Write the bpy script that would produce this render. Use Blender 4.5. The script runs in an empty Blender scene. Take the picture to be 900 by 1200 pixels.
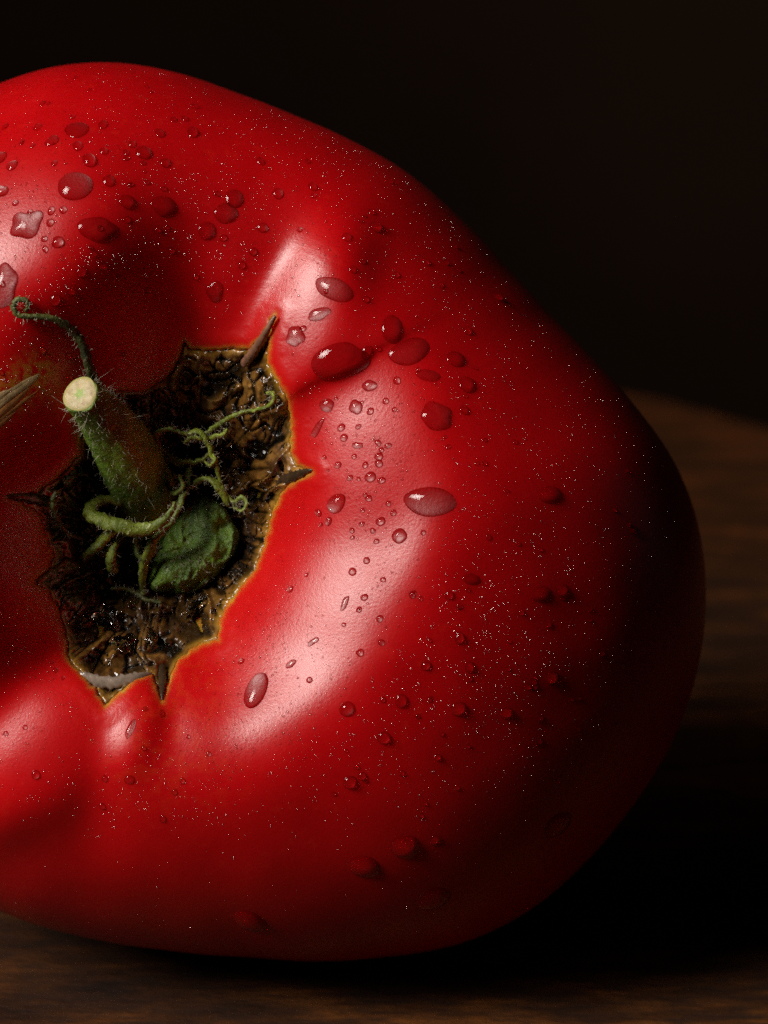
import bpy, bmesh, math, random
import numpy as np
from mathutils import Vector, Matrix
R = math.radians
rng = np.random.default_rng(7)
random.seed(7)
scene = bpy.context.scene
COL = scene.collection

# ------------------------------------------------------------------ camera
S = 8.1e-5                      # metres per reference unit on the tomato's own plane
LENS, SENS = 85.0, 24.0
DIST = LENS / SENS * 900 * S    # camera to tomato plane, metres
DU = DIST / S
PITCH = R(14)
RT = np.array([1.0, 0, 0])
UP = np.array([0, math.sin(PITCH), math.cos(PITCH)])
NO = np.array([0, -math.cos(PITCH), math.sin(PITCH)])
OZ = 0.0432                     # height of the frame's origin above the table
OO = np.array([0, 0, OZ])
cam_d = bpy.data.cameras.new('camera'); cam = bpy.data.objects.new('camera', cam_d); COL.objects.link(cam)
cam.location = Vector(OO + NO * DIST)
cam.rotation_euler = (R(90) - PITCH, 0, 0)
cam_d.lens = LENS; cam_d.sensor_fit = 'HORIZONTAL'; cam_d.sensor_width = SENS
cam_d.clip_start = 0.01; cam_d.clip_end = 50
cam_d.dof.use_dof = True
cam_d.dof.focus_distance = DIST - 300 * S
FSTOP = 29.0
scene.camera = cam
scene.render.resolution_x, scene.render.resolution_y = 768, 1024

# ------------------------------------------------------------------ world, lamps, exposure
w = bpy.data.worlds.new('World'); scene.world = w; w.use_nodes = True
bg = w.node_tree.nodes['Background']; bg.inputs[0].default_value = (0.6, 0.5, 0.45, 1); bg.inputs[1].default_value = 0.006

def area(name, direction, dist, sx, sy, power, col, roll=0, aim=(0, 0)):
    d = np.array(direction, float); d /= np.linalg.norm(d)
    tgt = OO + NO * 0.02 + RT * aim[0] + UP * aim[1]
    l = bpy.data.lights.new(name, 'AREA'); l.shape = 'RECTANGLE'; l.size = sx; l.size_y = sy
    l.energy = power; l.color = col
    o = bpy.data.objects.new(name, l); COL.objects.link(o)
    p = tgt + d * dist
    o.location = Vector(p)
    q = Vector(tgt - p).to_track_quat('-Z', 'Y')
    o.rotation_euler = (q.to_matrix() @ Matrix.Rotation(roll, 3, 'Z')).to_euler()
    return o
az, el = R(58), R(36)
key = area('softbox', (-math.sin(az) * math.cos(el), -math.cos(az) * math.cos(el), math.sin(el)), 0.30, 0.13, 0.18, 0.102, (1.0, 0.93, 0.86), aim=(-.0155, -.0085))
key.data.spread = R(37)
rim = area('cool_rim', (0.93, 0.28, 0.16), 0.6, 0.12, 0.3, 0.004, (0.75, 0.85, 1.0))  # dim cool area lamp behind right, for the bluish rim on the tomato

wl_ = bpy.data.lights.new('backdrop_fill', 'AREA'); wl_.size = .3; wl_.energy = .62; wl_.color = (1, .74, .52)  # added fill, lifts the backdrop that the softbox's narrow spread leaves black
wo = bpy.data.objects.new('backdrop_fill', wl_); COL.objects.link(wo); wo.location = (.28, .45, .25)
wo.rotation_euler = Vector((-.05, .6, .0)).to_track_quat('-Z', 'Y').to_euler()
area('table_fill', (0, 0, 1), .3, .2, .2, 0.06, (1, .62, .33))  # added fill, brightens the far table outside the softbox's spread
bpy.data.objects['table_fill'].location = (.1, .24, .3); bpy.data.objects['table_fill'].rotation_euler = (0, 0, 0)
bpy.data.lights['table_fill'].spread = R(50)
# the figures above are metres; one scene unit is a millimetre, because the ray tracer loses precision inside water beads otherwise
KU = 1000.0
for l_ in bpy.data.lights:
    l_.size *= KU; l_.size_y *= KU; l_.energy *= KU*KU
for o_ in scene.objects: o_.location = o_.location*KU
cam_d.clip_start *= KU; cam_d.clip_end *= KU; cam_d.dof.focus_distance *= KU
cam_d.dof.aperture_fstop = FSTOP/KU
key.data.cycles.is_caustics_light = True
scene.view_settings.view_transform = 'Standard'; scene.view_settings.look = 'None'
scene.view_settings.exposure = 0; scene.view_settings.gamma = 1
cy = scene.cycles
cy.max_bounces = 10; cy.transmission_bounces = 8; cy.diffuse_bounces = 3; cy.glossy_bounces = 4; cy.transparent_max_bounces = 8
cy.caustics_refractive = True; cy.caustics_reflective = False; cy.sample_clamp_indirect = 0; cy.blur_glossy = 0
cy.use_denoising = False; cy.use_adaptive_sampling = False

# ------------------------------------------------------------------ helpers
def ss(a, b, x):
    t = np.clip((x - a) / (b - a), 0, 1); return t * t * (3 - 2 * t)
_G = rng.normal(size=(4096, 3)); _G /= np.linalg.norm(_G, axis=1)[:, None]
def noise(x, y, z=0.0):
    x, y, z = np.broadcast_arrays(np.asarray(x, float), np.asarray(y, float), np.asarray(z, float))
    xi, yi, zi = np.floor(x).astype(np.int64), np.floor(y).astype(np.int64), np.floor(z).astype(np.int64)
    xf, yf, zf = x - xi, y - yi, z - zi
    u, v, t = [f * f * f * (f * (f * 6 - 15) + 10) for f in (xf, yf, zf)]
    def g(i, j, k):
        h = ((xi + i) * 73856093 ^ (yi + j) * 19349663 ^ (zi + k) * 83492791) & 4095
        G = _G[h]
        return G[..., 0] * (xf - i) + G[..., 1] * (yf - j) + G[..., 2] * (zf - k)
    def L(a, b, q): return a + (b - a) * q
    return 1.6 * L(L(L(g(0,0,0), g(1,0,0), u), L(g(0,1,0), g(1,1,0), u), v), L(L(g(0,0,1), g(1,0,1), u), L(g(0,1,1), g(1,1,1), u), v), t)
def fbm(x, y, z=0.0, o=4):
    r = 0; a = 1
    for i in range(o):
        r = r + a * noise(x * 2**i + 3.1 * i, y * 2**i + 7.7 * i, z * 2**i + 1.3 * i); a *= .5
    return r
def mesh_obj(name, verts, faces, mat, parent=None, smooth=True, kind=None, attrs=None):
    me = bpy.data.meshes.new(name)
    verts = np.asarray(verts, dtype=np.float32)
    if isinstance(faces, np.ndarray):
        n, k = faces.shape
        me.vertices.add(len(verts)); me.vertices.foreach_set('co', verts.ravel())
        me.loops.add(n * k); me.loops.foreach_set('vertex_index', faces.astype(np.int32).ravel())
        me.polygons.add(n); me.polygons.foreach_set('loop_start', np.arange(0, n * k, k, dtype=np.int32))
        me.update(calc_edges=True)
    else:
        me.from_pydata([tuple(v) for v in verts], [], faces); me.update()
    me.validate()
    if smooth: me.polygons.foreach_set('use_smooth', np.ones(len(me.polygons), bool))
    for an, av in (attrs or {}).items():
        at = me.attributes.new(an, 'FLOAT', 'POINT'); at.data.foreach_set('value', np.asarray(av, np.float32))
    if mat: me.materials.append(mat)
    o = bpy.data.objects.new(name, me); COL.objects.link(o)
    if parent is not None:
        o.parent = parent
        o.matrix_parent_inverse = parent_inv(parent)
    if kind: o['kind'] = kind
    return o
def parent_inv(p):
    m = Matrix.Identity(4); q = p; chain = []
    while q is not None: chain.append(q); q = q.parent
    for q in reversed(chain): m = m @ q.matrix_parent_inverse @ Matrix.Translation(q.location)
    return m.inverted()
def smooth_poly(pts, n=8, closed=False):
    P = np.array(pts, float); N = len(P); out = []
    rngi = range(N if closed else N - 1)
    for i in rngi:
        if closed: p0, p1, p2, p3 = P[(i-1) % N], P[i], P[(i+1) % N], P[(i+2) % N]
        else: p0, p1, p2, p3 = P[max(i-1, 0)], P[i], P[i+1], P[min(i+2, N-1)]
        for k in range(n):
            t = k / n
            out.append(0.5 * ((2*p1) + (-p0+p2)*t + (2*p0-5*p1+4*p2-p3)*t*t + (-p0+3*p1-3*p2+p3)*t**3))
    if not closed: out.append(P[-1])
    return np.array(out)

# ------------------------------------------------------------------ the tomato's form (own frame: x right, y down, h towards the viewer)
CX, CY = 225.0, 600.0
SIL = [(0,100),(60,80),(130,73),(200,83),(280,110),(350,137),(420,168),(480,202),(540,254),(600,318),(650,373),(700,424),(750,480),(790,534),(818,600),(830,670),(828,745),(814,810),(788,875),(740,950),(680,1020),(620,1070),(550,1104),(450,1121),(300,1120),(200,1112),(100,1096),(30,1078),(0,1064),
       (-90,1020),(-190,945),(-270,850),(-320,740),(-335,610),(-310,460),(-250,330),(-170,225),(-85,145)]
_s = np.array(SIL, float)
_th = np.arctan2(_s[:,1]-CY, _s[:,0]-CX); _r = np.hypot(_s[:,0]-CX, _s[:,1]-CY)
_o = np.argsort(_th); _th, _r = _th[_o], _r[_o]
_tt = np.linspace(-np.pi, np.pi, 721)
_rr = np.interp(_tt, _th, _r, period=2*np.pi)
_k = np.exp(-np.linspace(-2, 2, 25)**2); _k /= _k.sum()
_rr = np.convolve(np.concatenate([_rr[-13:-1], _rr, _rr[1:13]]), _k, 'valid') * 0.9915
def Rsil(th): return np.interp(th, _tt, _rr, period=2*np.pi)
DF, DB = 400.0, 430.0
def sil_s(x, y):
    dx, dy = x-CX, y-CY
    return np.hypot(dx, dy) / Rsil(np.arctan2(dy, dx))
FX, FY = 205.0, 615.0
def funnel(x, y):
    dx, dy = x-FX, (y-FY)
    th = np.arctan2(dy, dx)
    w_ = 150 + 22*np.cos(th+0.5) + 12*np.cos(2*th)
    ul = np.clip(np.cos(th+2.15), 0, 1)**2*ss(20, 130, np.hypot(dx, dy))
    r = np.hypot(dx, dy*0.86) / (w_+30*ul)
    return -(215-95*ul)*np.exp(-r**2.2) - 60*np.exp(-(r*0.62)**2)
def base_h(x, y, s=None):
    if s is None: s = sil_s(x, y)
    return DF*np.power(np.clip(1-np.power(s, 2.25), 0, 1), 1/2.05)
def h_smooth(x, y): return base_h(x, y) + funnel(x, y) * (1-ss(.75, 1, sil_s(x, y)))
def U(px, py, dh=0.0):
    """a direction from the viewpoint -> where it meets the smooth form"""
    px = np.asarray(px, float); py = np.asarray(py, float)
    x, y = px.copy(), py.copy()
    for _ in range(12):
        f = (DU - h_smooth(x, y) - dh)/DU
        x = 450+(px-450)*f; y = 600+(py-600)*f
    return x, y
def seg_dist(x, y, P):
    """distance to an open polyline, the 0..1 position along it, and the side"""
    best = np.full(x.shape, 1e9); tp = np.zeros(x.shape); side = np.zeros(x.shape)
    L = np.concatenate([[0], np.cumsum(np.hypot(*(P[1:]-P[:-1]).T))]); T = L[-1]
    for i in range(len(P)-1):
        a, b = P[i], P[i+1]; d = b-a; l2 = d@d
        t = np.clip(((x-a[0])*d[0]+(y-a[1])*d[1])/l2, 0, 1)
        ex, ey = x-a[0]-t*d[0], y-a[1]-t*d[1]
        q = np.hypot(ex, ey); m = q < best
        best = np.where(m, q, best); tp = np.where(m, (L[i]+t*math.sqrt(l2))/T, tp)
        side = np.where(m, np.sign(ex*(-d[1])+ey*d[0]), side)
    return best, tp, side
def Upoly(pts):
    P = np.array(pts, float); x, y = U(P[:,0], P[:,1]); return np.stack([x, y], 1)
# valleys: points, depth, width at start, width at end, fade-out start
VAL = [
 ([(205,500),(220,400),(222,320),(212,240),(195,150)], 58, 66, 105, .12),
 ([(296,450),(308,405),(322,345),(346,290),(400,220)], 34, 26, 70, .25),
 ([(250,730),(262,800),(262,880),(255,1000)], 6, 30, 60, .3),
 ([(190,800),(200,870),(212,960)], 8, 18, 40, .2),
 ([(118,780),(112,860),(108,940),(100,1040)], 13, 26, 50, .25),
 ([(90,730),(30,790),(-50,850),(-180,900)], 32, 50, 110, .3),
]
VAL = [(smooth_poly(Upoly(p), 9), d, a, b, f) for p, d, a, b, f in VAL]
STEP = [(smooth_poly(Upoly([(290,510),(342,466),(375,446),(410,432),(450,405),(500,380),(560,350),(620,322)]), 10), 5.5)]
BULGE = [((405,700),-52,230,110,16),((440,520),-80,130,85,10),((356,365),-62,80,42,20),((40,262),-30,120,100,24),((150,850),-80,70,36,6),((60,900),-50,110,60,14),((-50,635),-90,165,90,42)]
BULGE = [(tuple(float(v) for v in U(*c)), R(a), l, w_, k) for c, a, l, w_, k in BULGE]
def disp(x, y):
    d = np.zeros(x.shape)
    for P, dep, wa, wb, f in VAL:
        q, t, _ = seg_dist(x, y, P)
        wd = wa+(wb-wa)*t
        # a rounded crease: |q| profile, steep at the bottom, easing out
        d -= dep*(1-ss(f, 1, t))*np.exp(-np.power(np.sqrt(q*q+30)/wd, 1.8))
    for P, k in STEP:
        q, t, sd = seg_dist(x, y, P)
        fade = (1-ss(.25, .75, t))*ss(0.0, .22, t)
        sg = sd*q
        d += k*fade*(np.where(sg < 0, 1.0, -1.0)*(1-np.exp(-np.abs(sg)/5.0)))*np.exp(-(q/42)**2)
    for (bx, by), a, l, w_, k in BULGE:
        if not k: continue
        ux, uy = math.cos(a), math.sin(a)
        p = (x-bx)*ux+(y-by)*uy; q = -(x-bx)*uy+(y-by)*ux
        d += k*np.exp(-(p/l)**2-(q/w_)**2)
    d += 3.0*fbm(x/150, y/150, 0.3, 2)
    return d
def height(x, y, s=None):
    if s is None: s = sil_s(x, y)
    h = base_h(x, y, s)+(funnel(x, y)+disp(x, y))*(1-ss(.72, 1.0, s))
    for cx_, cy_, ux, uy, l, w_, gx, gy, h0, cl, cw, st in PATCH:
        p = (x-cx_)*ux+(y-cy_)*uy; q = -(x-cx_)*uy+(y-cy_)*ux
        rr = (p/l)**2+(q/w_)**2
        wt = st*np.exp(-rr**1.6)
        h = h+wt*(h0+gx*(x-cx_)+gy*(y-cy_)-cl*p*p/(2*l)-cw*q*q/(2*w_)-h)
    return h
PATCH = []      # flattish shoulders: centre, long axis, half sizes, slope, own bulge, strength
for (px, py), a, l, w_, gx, gy, dh, cl, cw, st in [
    ((388,680), -54, 142, 84, .49, .30, 0, .22, .36, .85),
    ((430,520), -70, 105, 75, .36, .22, 0, .1, .2, .7),
    ((350,364), -64, 98, 52, .38, .1, -8, .14, .3, .8),
    ((30,274), -40, 110, 95, .27, .38, 0, .18, .3, .75),
    ((150,842), -80, 55, 32, .34, .42, 0, .16, .3, .35),
    ((45,885), -48, 105, 56, -.02, .1, 0, .2, .3, .6)]:
    x_, y_ = U(px, py); x_ = float(x_); y_ = float(y_)
    h0 = float(height(np.array([x_]), np.array([y_]))[0])+dh
    PATCH.append((x_, y_, math.cos(R(a)), math.sin(R(a)), l, w_, gx, gy, h0, cl, cw, st))
U_soft = U
_gs = 1.5; _gx = np.arange(-420, 900, _gs); _gy = np.arange(20, 1180, _gs)
_GH = height(*np.meshgrid(_gx, _gy, indexing='ij'))
def hf(x, y):
    """the same form, read back from a fine table"""
    u = np.clip((np.asarray(x, float)-_gx[0])/_gs, 0, len(_gx)-1.001); v = np.clip((np.asarray(y, float)-_gy[0])/_gs, 0, len(_gy)-1.001)
    i, j = u.astype(int), v.astype(int); a, b = u-i, v-j
    return (_GH[i, j]*(1-a)+_GH[i+1, j]*a)*(1-b)+(_GH[i, j+1]*(1-a)+_GH[i+1, j+1]*a)*b
def U(px, py, dh=0.0):
    px = np.asarray(px, float); py = np.asarray(py, float)
    x, y = U_soft(px, py)
    for k in range(10):
        f = (DU-hf(x, y))/DU; a = .75
        x = x+a*(450+(px-450)*f-x); y = y+a*(600+(py-600)*f-y)
    return x, y
def W(x, y, h):
    x, y, h = np.broadcast_arrays(np.asarray(x, float), np.asarray(y, float), np.asarray(h, float))
    p = OO + S*((x[..., None]-450)*RT+(600-y[..., None])*UP+h[..., None]*NO)
    # the fruit settles a little where it lies on the table
    z = p[..., 2]; k = 0.0016
    p[..., 2] = np.where(z < k, k*np.exp(np.clip((z-k)/k, -6, 0))*1.0, z)
    return p
def Wf(x, y, h):
    x, y, h = np.broadcast_arrays(np.asarray(x, float), np.asarray(y, float), np.asarray(h, float))
    return OO + S*((x[..., None]-450)*RT+(600-y[..., None])*UP+h[..., None]*NO)
def PX(px, py, h):
    """point seen in a direction, h units in front of the tomato's plane"""
    f = (DU-h)/DU
    return Wf(450+(px-450)*f, 600+(py-600)*f, h)

# the scar's outline
SC = [(322,368),(315,402),(313,425),(322,442),(338,468),(341,500),(341,530),(347,545),(366,553),(345,563),(330,578),(320,600),(312,628),(305,652),(296,672),(280,690),(268,706),(258,724),(256,750),(240,753),(222,762),(208,776),(198,797),(190,822),(183,802),(178,790),(160,795),(142,810),(123,828),(112,808),(96,790),(80,772),(76,742),(66,712),(56,696),(38,682),(55,668),(62,650),(52,628),(46,602),(8,582),(44,575),(66,560),(92,532),(96,505),(92,480),(110,462),(140,458),(168,458),(196,440),(207,424),(214,398),(226,409),(250,410),(275,407),(293,410),(309,392)]
SCP = Upoly(SC)
def poly_sd(x, y, P):
    best = np.full(x.shape, 1e9); ins = np.zeros(x.shape, bool); n = len(P)
    for i in range(n):
        a, b = P[i], P[(i+1) % n]; d = b-a
        t = np.clip(((x-a[0])*d[0]+(y-a[1])*d[1])/(d@d), 0, 1)
        best = np.minimum(best, np.hypot(x-a[0]-t*d[0], y-a[1]-t*d[1]))
        c = (a[1] > y) != (b[1] > y)
        with np.errstate(divide='ignore', invalid='ignore'):
            ins ^= c & (x < (b[0]-a[0])*(y-a[1])/(b[1]-a[1]+1e-12)+a[0])
    return np.where(ins, -best, best)
def scar_sd(x, y):
    return poly_sd(x + 2.0*noise(x/9, y/9, 5.0) + 1.2*noise(x/4, y/4, 9.0), y + 2.0*noise(x/9, y/9, 15.0), SCP)

# ------------------------------------------------------------------ materials
class NT:
    def __init__(s, name):
        s.m = bpy.data.materials.new(name); s.m.use_nodes = True; s.t = s.m.node_tree; s.n = s.t.nodes
        s.b = s.n['Principled BSDF']; s.out = s.n['Material Output']
    def add(s, ty, **kw):
        n = s.n.new(ty)
        for k, v in kw.items():
            if k.startswith('i_'):
                kk = k[2:]; kk = int(kk) if kk.isdigit() else kk.replace('_', ' ')
                n.inputs[kk].default_value = v
            else: setattr(n, k, v)
        return n
    def l(s, a, b): s.t.links.new(a, b)
    def noise(s, scale, detail=4, rough=.5, co=None, **kw):
        n = s.add('ShaderNodeTexNoise', i_Scale=scale, i_Detail=detail, i_Roughness=rough, **kw)
        if co is not None: s.l(co, n.inputs['Vector'])
        return n.outputs['Fac']
    def ramp(s, src, stops):
        n = s.add('ShaderNodeValToRGB'); e = n.color_ramp.elements
        while len(e) < len(stops): e.new(0.5)
        for q, (p, c) in zip(e, stops):
            q.position = p; q.color = c if len(c) == 4 else (*c, 1)
        s.l(src, n.inputs[0]); return n.outputs[0]
    def mix(s, f, a, b):
        n = s.add('ShaderNodeMix', data_type='RGBA')
        for i, v in ((0, f), (6, a), (7, b)):
            if isinstance(v, bpy.types.NodeSocket): s.l(v, n.inputs[i])
            else: n.inputs[i].default_value = v if i == 0 or len(v) == 4 else (*v, 1)
        return n.outputs[2]
    def bump(s, src, dist, strength=1, prev=None):
        n = s.add('ShaderNodeBump', i_Strength=strength, i_Distance=dist); s.l(src, n.inputs['Height'])
        if prev is not None: s.l(prev, n.inputs['Normal'])
        return n.outputs[0]
    def attr(s, name):
        n = s.add('ShaderNodeAttribute'); n.attribute_name = name; return n.outputs['Fac']
    def co(s): return s.add('ShaderNodeTexCoord').outputs['Object']
    def set(s, **kw):
        for k, v in kw.items():
            i = s.b.inputs[k.replace('_', ' ')]
            if isinstance(v, bpy.types.NodeSocket): s.l(v, i)
            else: i.default_value = v

def mat_skin():
    m = NT('tomato_skin'); co = m.co()
    n1 = m.noise(60, 4, .55, co); n2 = m.noise(900, 3, .6, co)
    base = m.ramp(n1, [(.3, (.5, .0012, .003)), (.55, (.58, .0016, .004)), (.75, (.64, .0025, .0045))])
    base = m.mix(m.ramp(n2, [(.58, (0,0,0)), (.72, (.25,.25,.25))]), base, (.68, .02, .008))
    base = m.mix(m.attr('halo'), base, (.5, .3, .03))
    base = m.mix(m.attr('flush'), base, (.62, .035, .006))
    fine = m.noise(3800, 3, .7, co); mid = m.noise(700, 3, .5, co)
    b = m.bump(mid, 0.00002, .5); b = m.bump(fine, 0.00002, 1, b)
    m.set(Base_Color=base, Roughness=m.ramp(m.noise(240, 5, .6, co), [(.3, (.3,)*3), (.7, (.36,)*3)]), Normal=b,
          Subsurface_Weight=.6, Subsurface_Radius=(1, .12, .07), Subsurface_Scale=.004, Specular_IOR_Level=.5,
          Coat_Weight=0.0)
    m.b.inputs['Coat IOR'].default_value = 1.4
    return m.m
def mat_scar():
    m = NT('corky_scar'); co = m.co()
    n1 = m.noise(420, 6, .65, co, Distortion=.8) if False else None
    n = m.add('ShaderNodeTexNoise', i_Scale=170, i_Detail=6, i_Roughness=.62, i_Distortion=.9); m.l(co, n.inputs['Vector'])
    c = m.ramp(n.outputs['Fac'], [(.3, (.02, .011, .004)), (.42, (.075, .032, .008)), (.52, (.2, .09, .018)), (.62, (.36, .18, .04)), (.78, (.5, .32, .12))])
    n2 = m.noise(1400, 5, .7, co)
    c = m.mix(m.ramp(n2, [(.36, (.6,)*3), (.48, (0,)*3)]), c, (.014, .008, .004))
    c = m.mix(m.attr('core_shade'), c, (.011, .007, .004))  # shade of the deep hollow, put into the scar's colour
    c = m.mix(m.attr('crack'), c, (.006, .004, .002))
    c = m.mix(m.attr('rimc'), c, (.5, .26, .03))
    ro = m.ramp(m.noise(260, 4, .6, co), [(.45, (.1,)*3), (.6, (.42,)*3)])
    b = m.bump(m.noise(1800, 3, .55, co), .00006, .7); b = m.bump(n.outputs['Fac'], .0005, .8, b)
    m.set(Base_Color=c, Roughness=ro, Normal=b, Specular_IOR_Level=.6, Coat_Weight=.5, Coat_Roughness=.08)
    return m.m
def mat_green(name, dark, lite, pale, scale=900, rough=.5, bd=.00012):
    m = NT(name); co = m.co()
    n = m.noise(scale, 5, .7, co); n2 = m.noise(scale*3.2, 3, .7, co); n3 = m.noise(180, 3, .6, co)
    c = m.ramp(n3, [(.35, dark), (.65, lite)])
    c = m.mix(m.ramp(n, [(.45, (0,)*3), (.7, (.8,)*3)]), c, dark)
    c = m.mix(m.ramp(n2, [(.6, (0,)*3), (.7, (.7,)*3)]), c, pale)
    b = m.bump(n2, bd, .9); b = m.bump(n, bd*2, .8, b)
    m.set(Base_Color=c, Roughness=rough, Normal=b, Subsurface_Weight=.08, Subsurface_Radius=(.5, 1, .2), Subsurface_Scale=.0004)
    return m.m
def mat_cut():
    m = NT('cut_stem_end'); co = m.co()
    n = m.noise(1500, 4, .6, co)
    c = m.ramp(n, [(.3, (.3, .2, .08)), (.5, (.5, .4, .2)), (.7, (.6, .52, .31))])
    c = m.mix(m.attr('pith'), c, (.3, .42, .08)); c = m.mix(m.attr('rimd'), c, (.38, .33, .1))
    m.set(Base_Color=c, Roughness=.55, Normal=m.bump(n, .00012, .7), Subsurface_Weight=.15, Subsurface_Scale=.0006)
    return m.m
def mat_flat(name, col, rough=.5, **kw):
    m = NT(name); co = m.co()
    n = m.noise(1200, 4, .6, co)
    m.set(Base_Color=m.ramp(n, [(.3, tuple(c*.5 for c in col)), (.7, col)]), Roughness=rough, Normal=m.bump(n, .0001, .6), **kw)
    return m.m
def mat_water():
    m = NT('water'); m.n.remove(m.b)
    g = m.add('ShaderNodeBsdfGlass', i_IOR=1.333, i_Roughness=0.0); m.l(g.outputs[0], m.out.inputs[0])
    return m.m
def mat_wood():
    m = NT('old_wood'); co = m.co()
    mp = m.add('ShaderNodeMapping'); mp.inputs['Scale'].default_value = (16, 48, 48); m.l(co, mp.inputs[0])
    mp.inputs['Rotation'].default_value = (0, 0, R(20))
    n = m.noise(3.0, 8, .65, mp.outputs[0]); n2 = m.noise(14, 6, .7, mp.outputs[0]); n3 = m.noise(14, 4, .6, co)
    c = m.ramp(n, [(.36, (.012, .0034, .0006)), (.5, (.065, .019, .0022)), (.62, (.18, .055, .006))])
    c = m.mix(m.ramp(n2, [(.35, (.8,)*3), (.55, (0,)*3)]), c, (.02, .007, .002))
    c = m.mix(m.ramp(n3, [(.35, (.5,)*3), (.6, (0,)*3)]), c, (.03, .01, .003))
    b = m.bump(n2, .0006, .8); b = m.bump(n, .001, .6, b)
    m.set(Specular_IOR_Level=.3, Base_Color=c, Roughness=m.ramp(n2, [(.3, (.85,)*3), (.7, (.62,)*3)]), Normal=b)
    return m.m
def mat_wall():
    m = NT('dark_backdrop'); co = m.co()
    n = m.noise(2.5, 5, .6, co)
    m.set(Base_Color=m.ramp(n, [(.3, (.02, .011, .006)), (.7, (.05, .027, .014))]), Roughness=.9)
    return m.m
M_SKIN, M_SCAR, M_WATER = mat_skin(), mat_scar(), mat_water()
def mat_mist():
    m = NT('mist_water'); m.n.remove(m.b)
    tr = m.add('ShaderNodeBsdfTransparent'); gl = m.add('ShaderNodeBsdfAnisotropic', i_Roughness=.12)
    gl.inputs[0].default_value = (1, .9, .87, 1)
    mx = m.add('ShaderNodeMixShader', i_0=.16); m.l(tr.outputs[0], mx.inputs[1]); m.l(gl.outputs[0], mx.inputs[2]); m.l(mx.outputs[0], m.out.inputs[0])
    return m.m
M_MIST = mat_mist()
M_STEM = mat_green('stem_green', (.05, .1, .012), (.24, .42, .04), (.65, .6, .3))
M_SEPAL = mat_green('sepal_green', (.07, .1, .012), (.36, .45, .04), (.75, .78, .4), 700)
M_SEPALD = mat_green('sepal_dark', (.03, .035, .012), (.14, .16, .03), (.3, .28, .15), 700)
M_CALYX = mat_green('calyx_green', (.025, .06, .008), (.17, .3, .025), (.5, .55, .3), 600, .42, .0003)
M_HAIR = mat_flat('plant_hair', (.5, .45, .33), .4)
M_CUT = mat_cut()
M_THORN = mat_flat('dried_tip', (.3, .14, .08), .35)
M_THORND = mat_flat('black_tip', (.06, .035, .018), .2)
M_FIBRE = mat_flat('pale_cork_fibre', (.6, .42, .2), .3)
M_PEEL = mat_flat('dry_membrane', (.33, .25, .19), .2)
M_STREAK = mat_flat('streak_cork', (.48, .2, .06), .35)

# ------------------------------------------------------------------ the setting
def grid_box(name, x0, x1, y0, y1, z0, z1, mat, bevel=.004):
    bm = bmesh.new(); bmesh.ops.create_cube(bm, size=1)
    for v in bm.verts: v.co = Vector(((x0+x1)/2+v.co.x*(x1-x0), (y0+y1)/2+v.co.y*(y1-y0), (z0+z1)/2+v.co.z*(z1-z0)))
    if bevel: bmesh.ops.bevel(bm, geom=bm.edges[:], offset=bevel, segments=3, affect='EDGES')
    me = bpy.data.meshes.new(name); bm.to_mesh(me); bm.free(); me.materials.append(mat)
    o = bpy.data.objects.new(name, me); COL.objects.link(o); return o
wood = mat_wood()
def slab(name, outline, z0, z1, mat, bev=.006):
    P = smooth_poly(outline, 8, True); bm = bmesh.new()
    vs = [bm.verts.new((p[0]+.002*float(noise(i*.3, 1, 1)), p[1]+.002*float(noise(i*.3, 5, 1)), z1)) for i, p in enumerate(P)]
    f_ = bm.faces.new(vs); bmesh.ops.recalc_face_normals(bm, faces=[f_])
    if f_.normal.z < 0: f_.normal_flip()
    ex = bmesh.ops.extrude_face_region(bm, geom=[f_])
    for v in ex['geom']:
        if isinstance(v, bmesh.types.BMVert): v.co.z = z1
    for v in vs: v.co.z = z0
    bmesh.ops.recalc_face_normals(bm, faces=bm.faces[:])
    top = [e for e in bm.edges if all(abs(v.co.z-z1) < 1e-6 for v in e.verts)]
    bmesh.ops.bevel(bm, geom=top, offset=bev, segments=4, affect='EDGES')
    me = bpy.data.meshes.new(name); bm.to_mesh(me); bm.free(); me.materials.append(mat)
    o = bpy.data.objects.new(name, me); COL.objects.link(o); return o
t = slab('table_top', [(-.6,-.5),(-.62,0),(-.55,.3),(-.3,.31),(-.1,.295),(.03,.283),(.052,.272),(.066,.255),(.078,.238),(.11,.222),(.2,.2),(.4,.16),(.5,0),(.5,-.5),(0,-.55)], -.035, 0, wood)
t['kind'] = 'structure'
f = grid_box('floor', -3, 3, -2, 3, -.8, -.75, mat_wall(), 0); f['kind'] = 'structure'
wl = grid_box('backdrop', -3, 3, 1.1, 1.15, -.749, 2.2, f.data.materials[0], 0); wl['kind'] = 'structure'

# ------------------------------------------------------------------ tomato
tom = bpy.data.objects.new('tomato', None); COL.objects.link(tom); tom.empty_display_size = .02
tom.location = Vector(tuple(W(CX, CY, 0)[:2])+(0,))
tom['label'] = 'large ribbed red tomato wet with droplets, its corky scar and green stem facing us'; tom['category'] = 'tomato'

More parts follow.
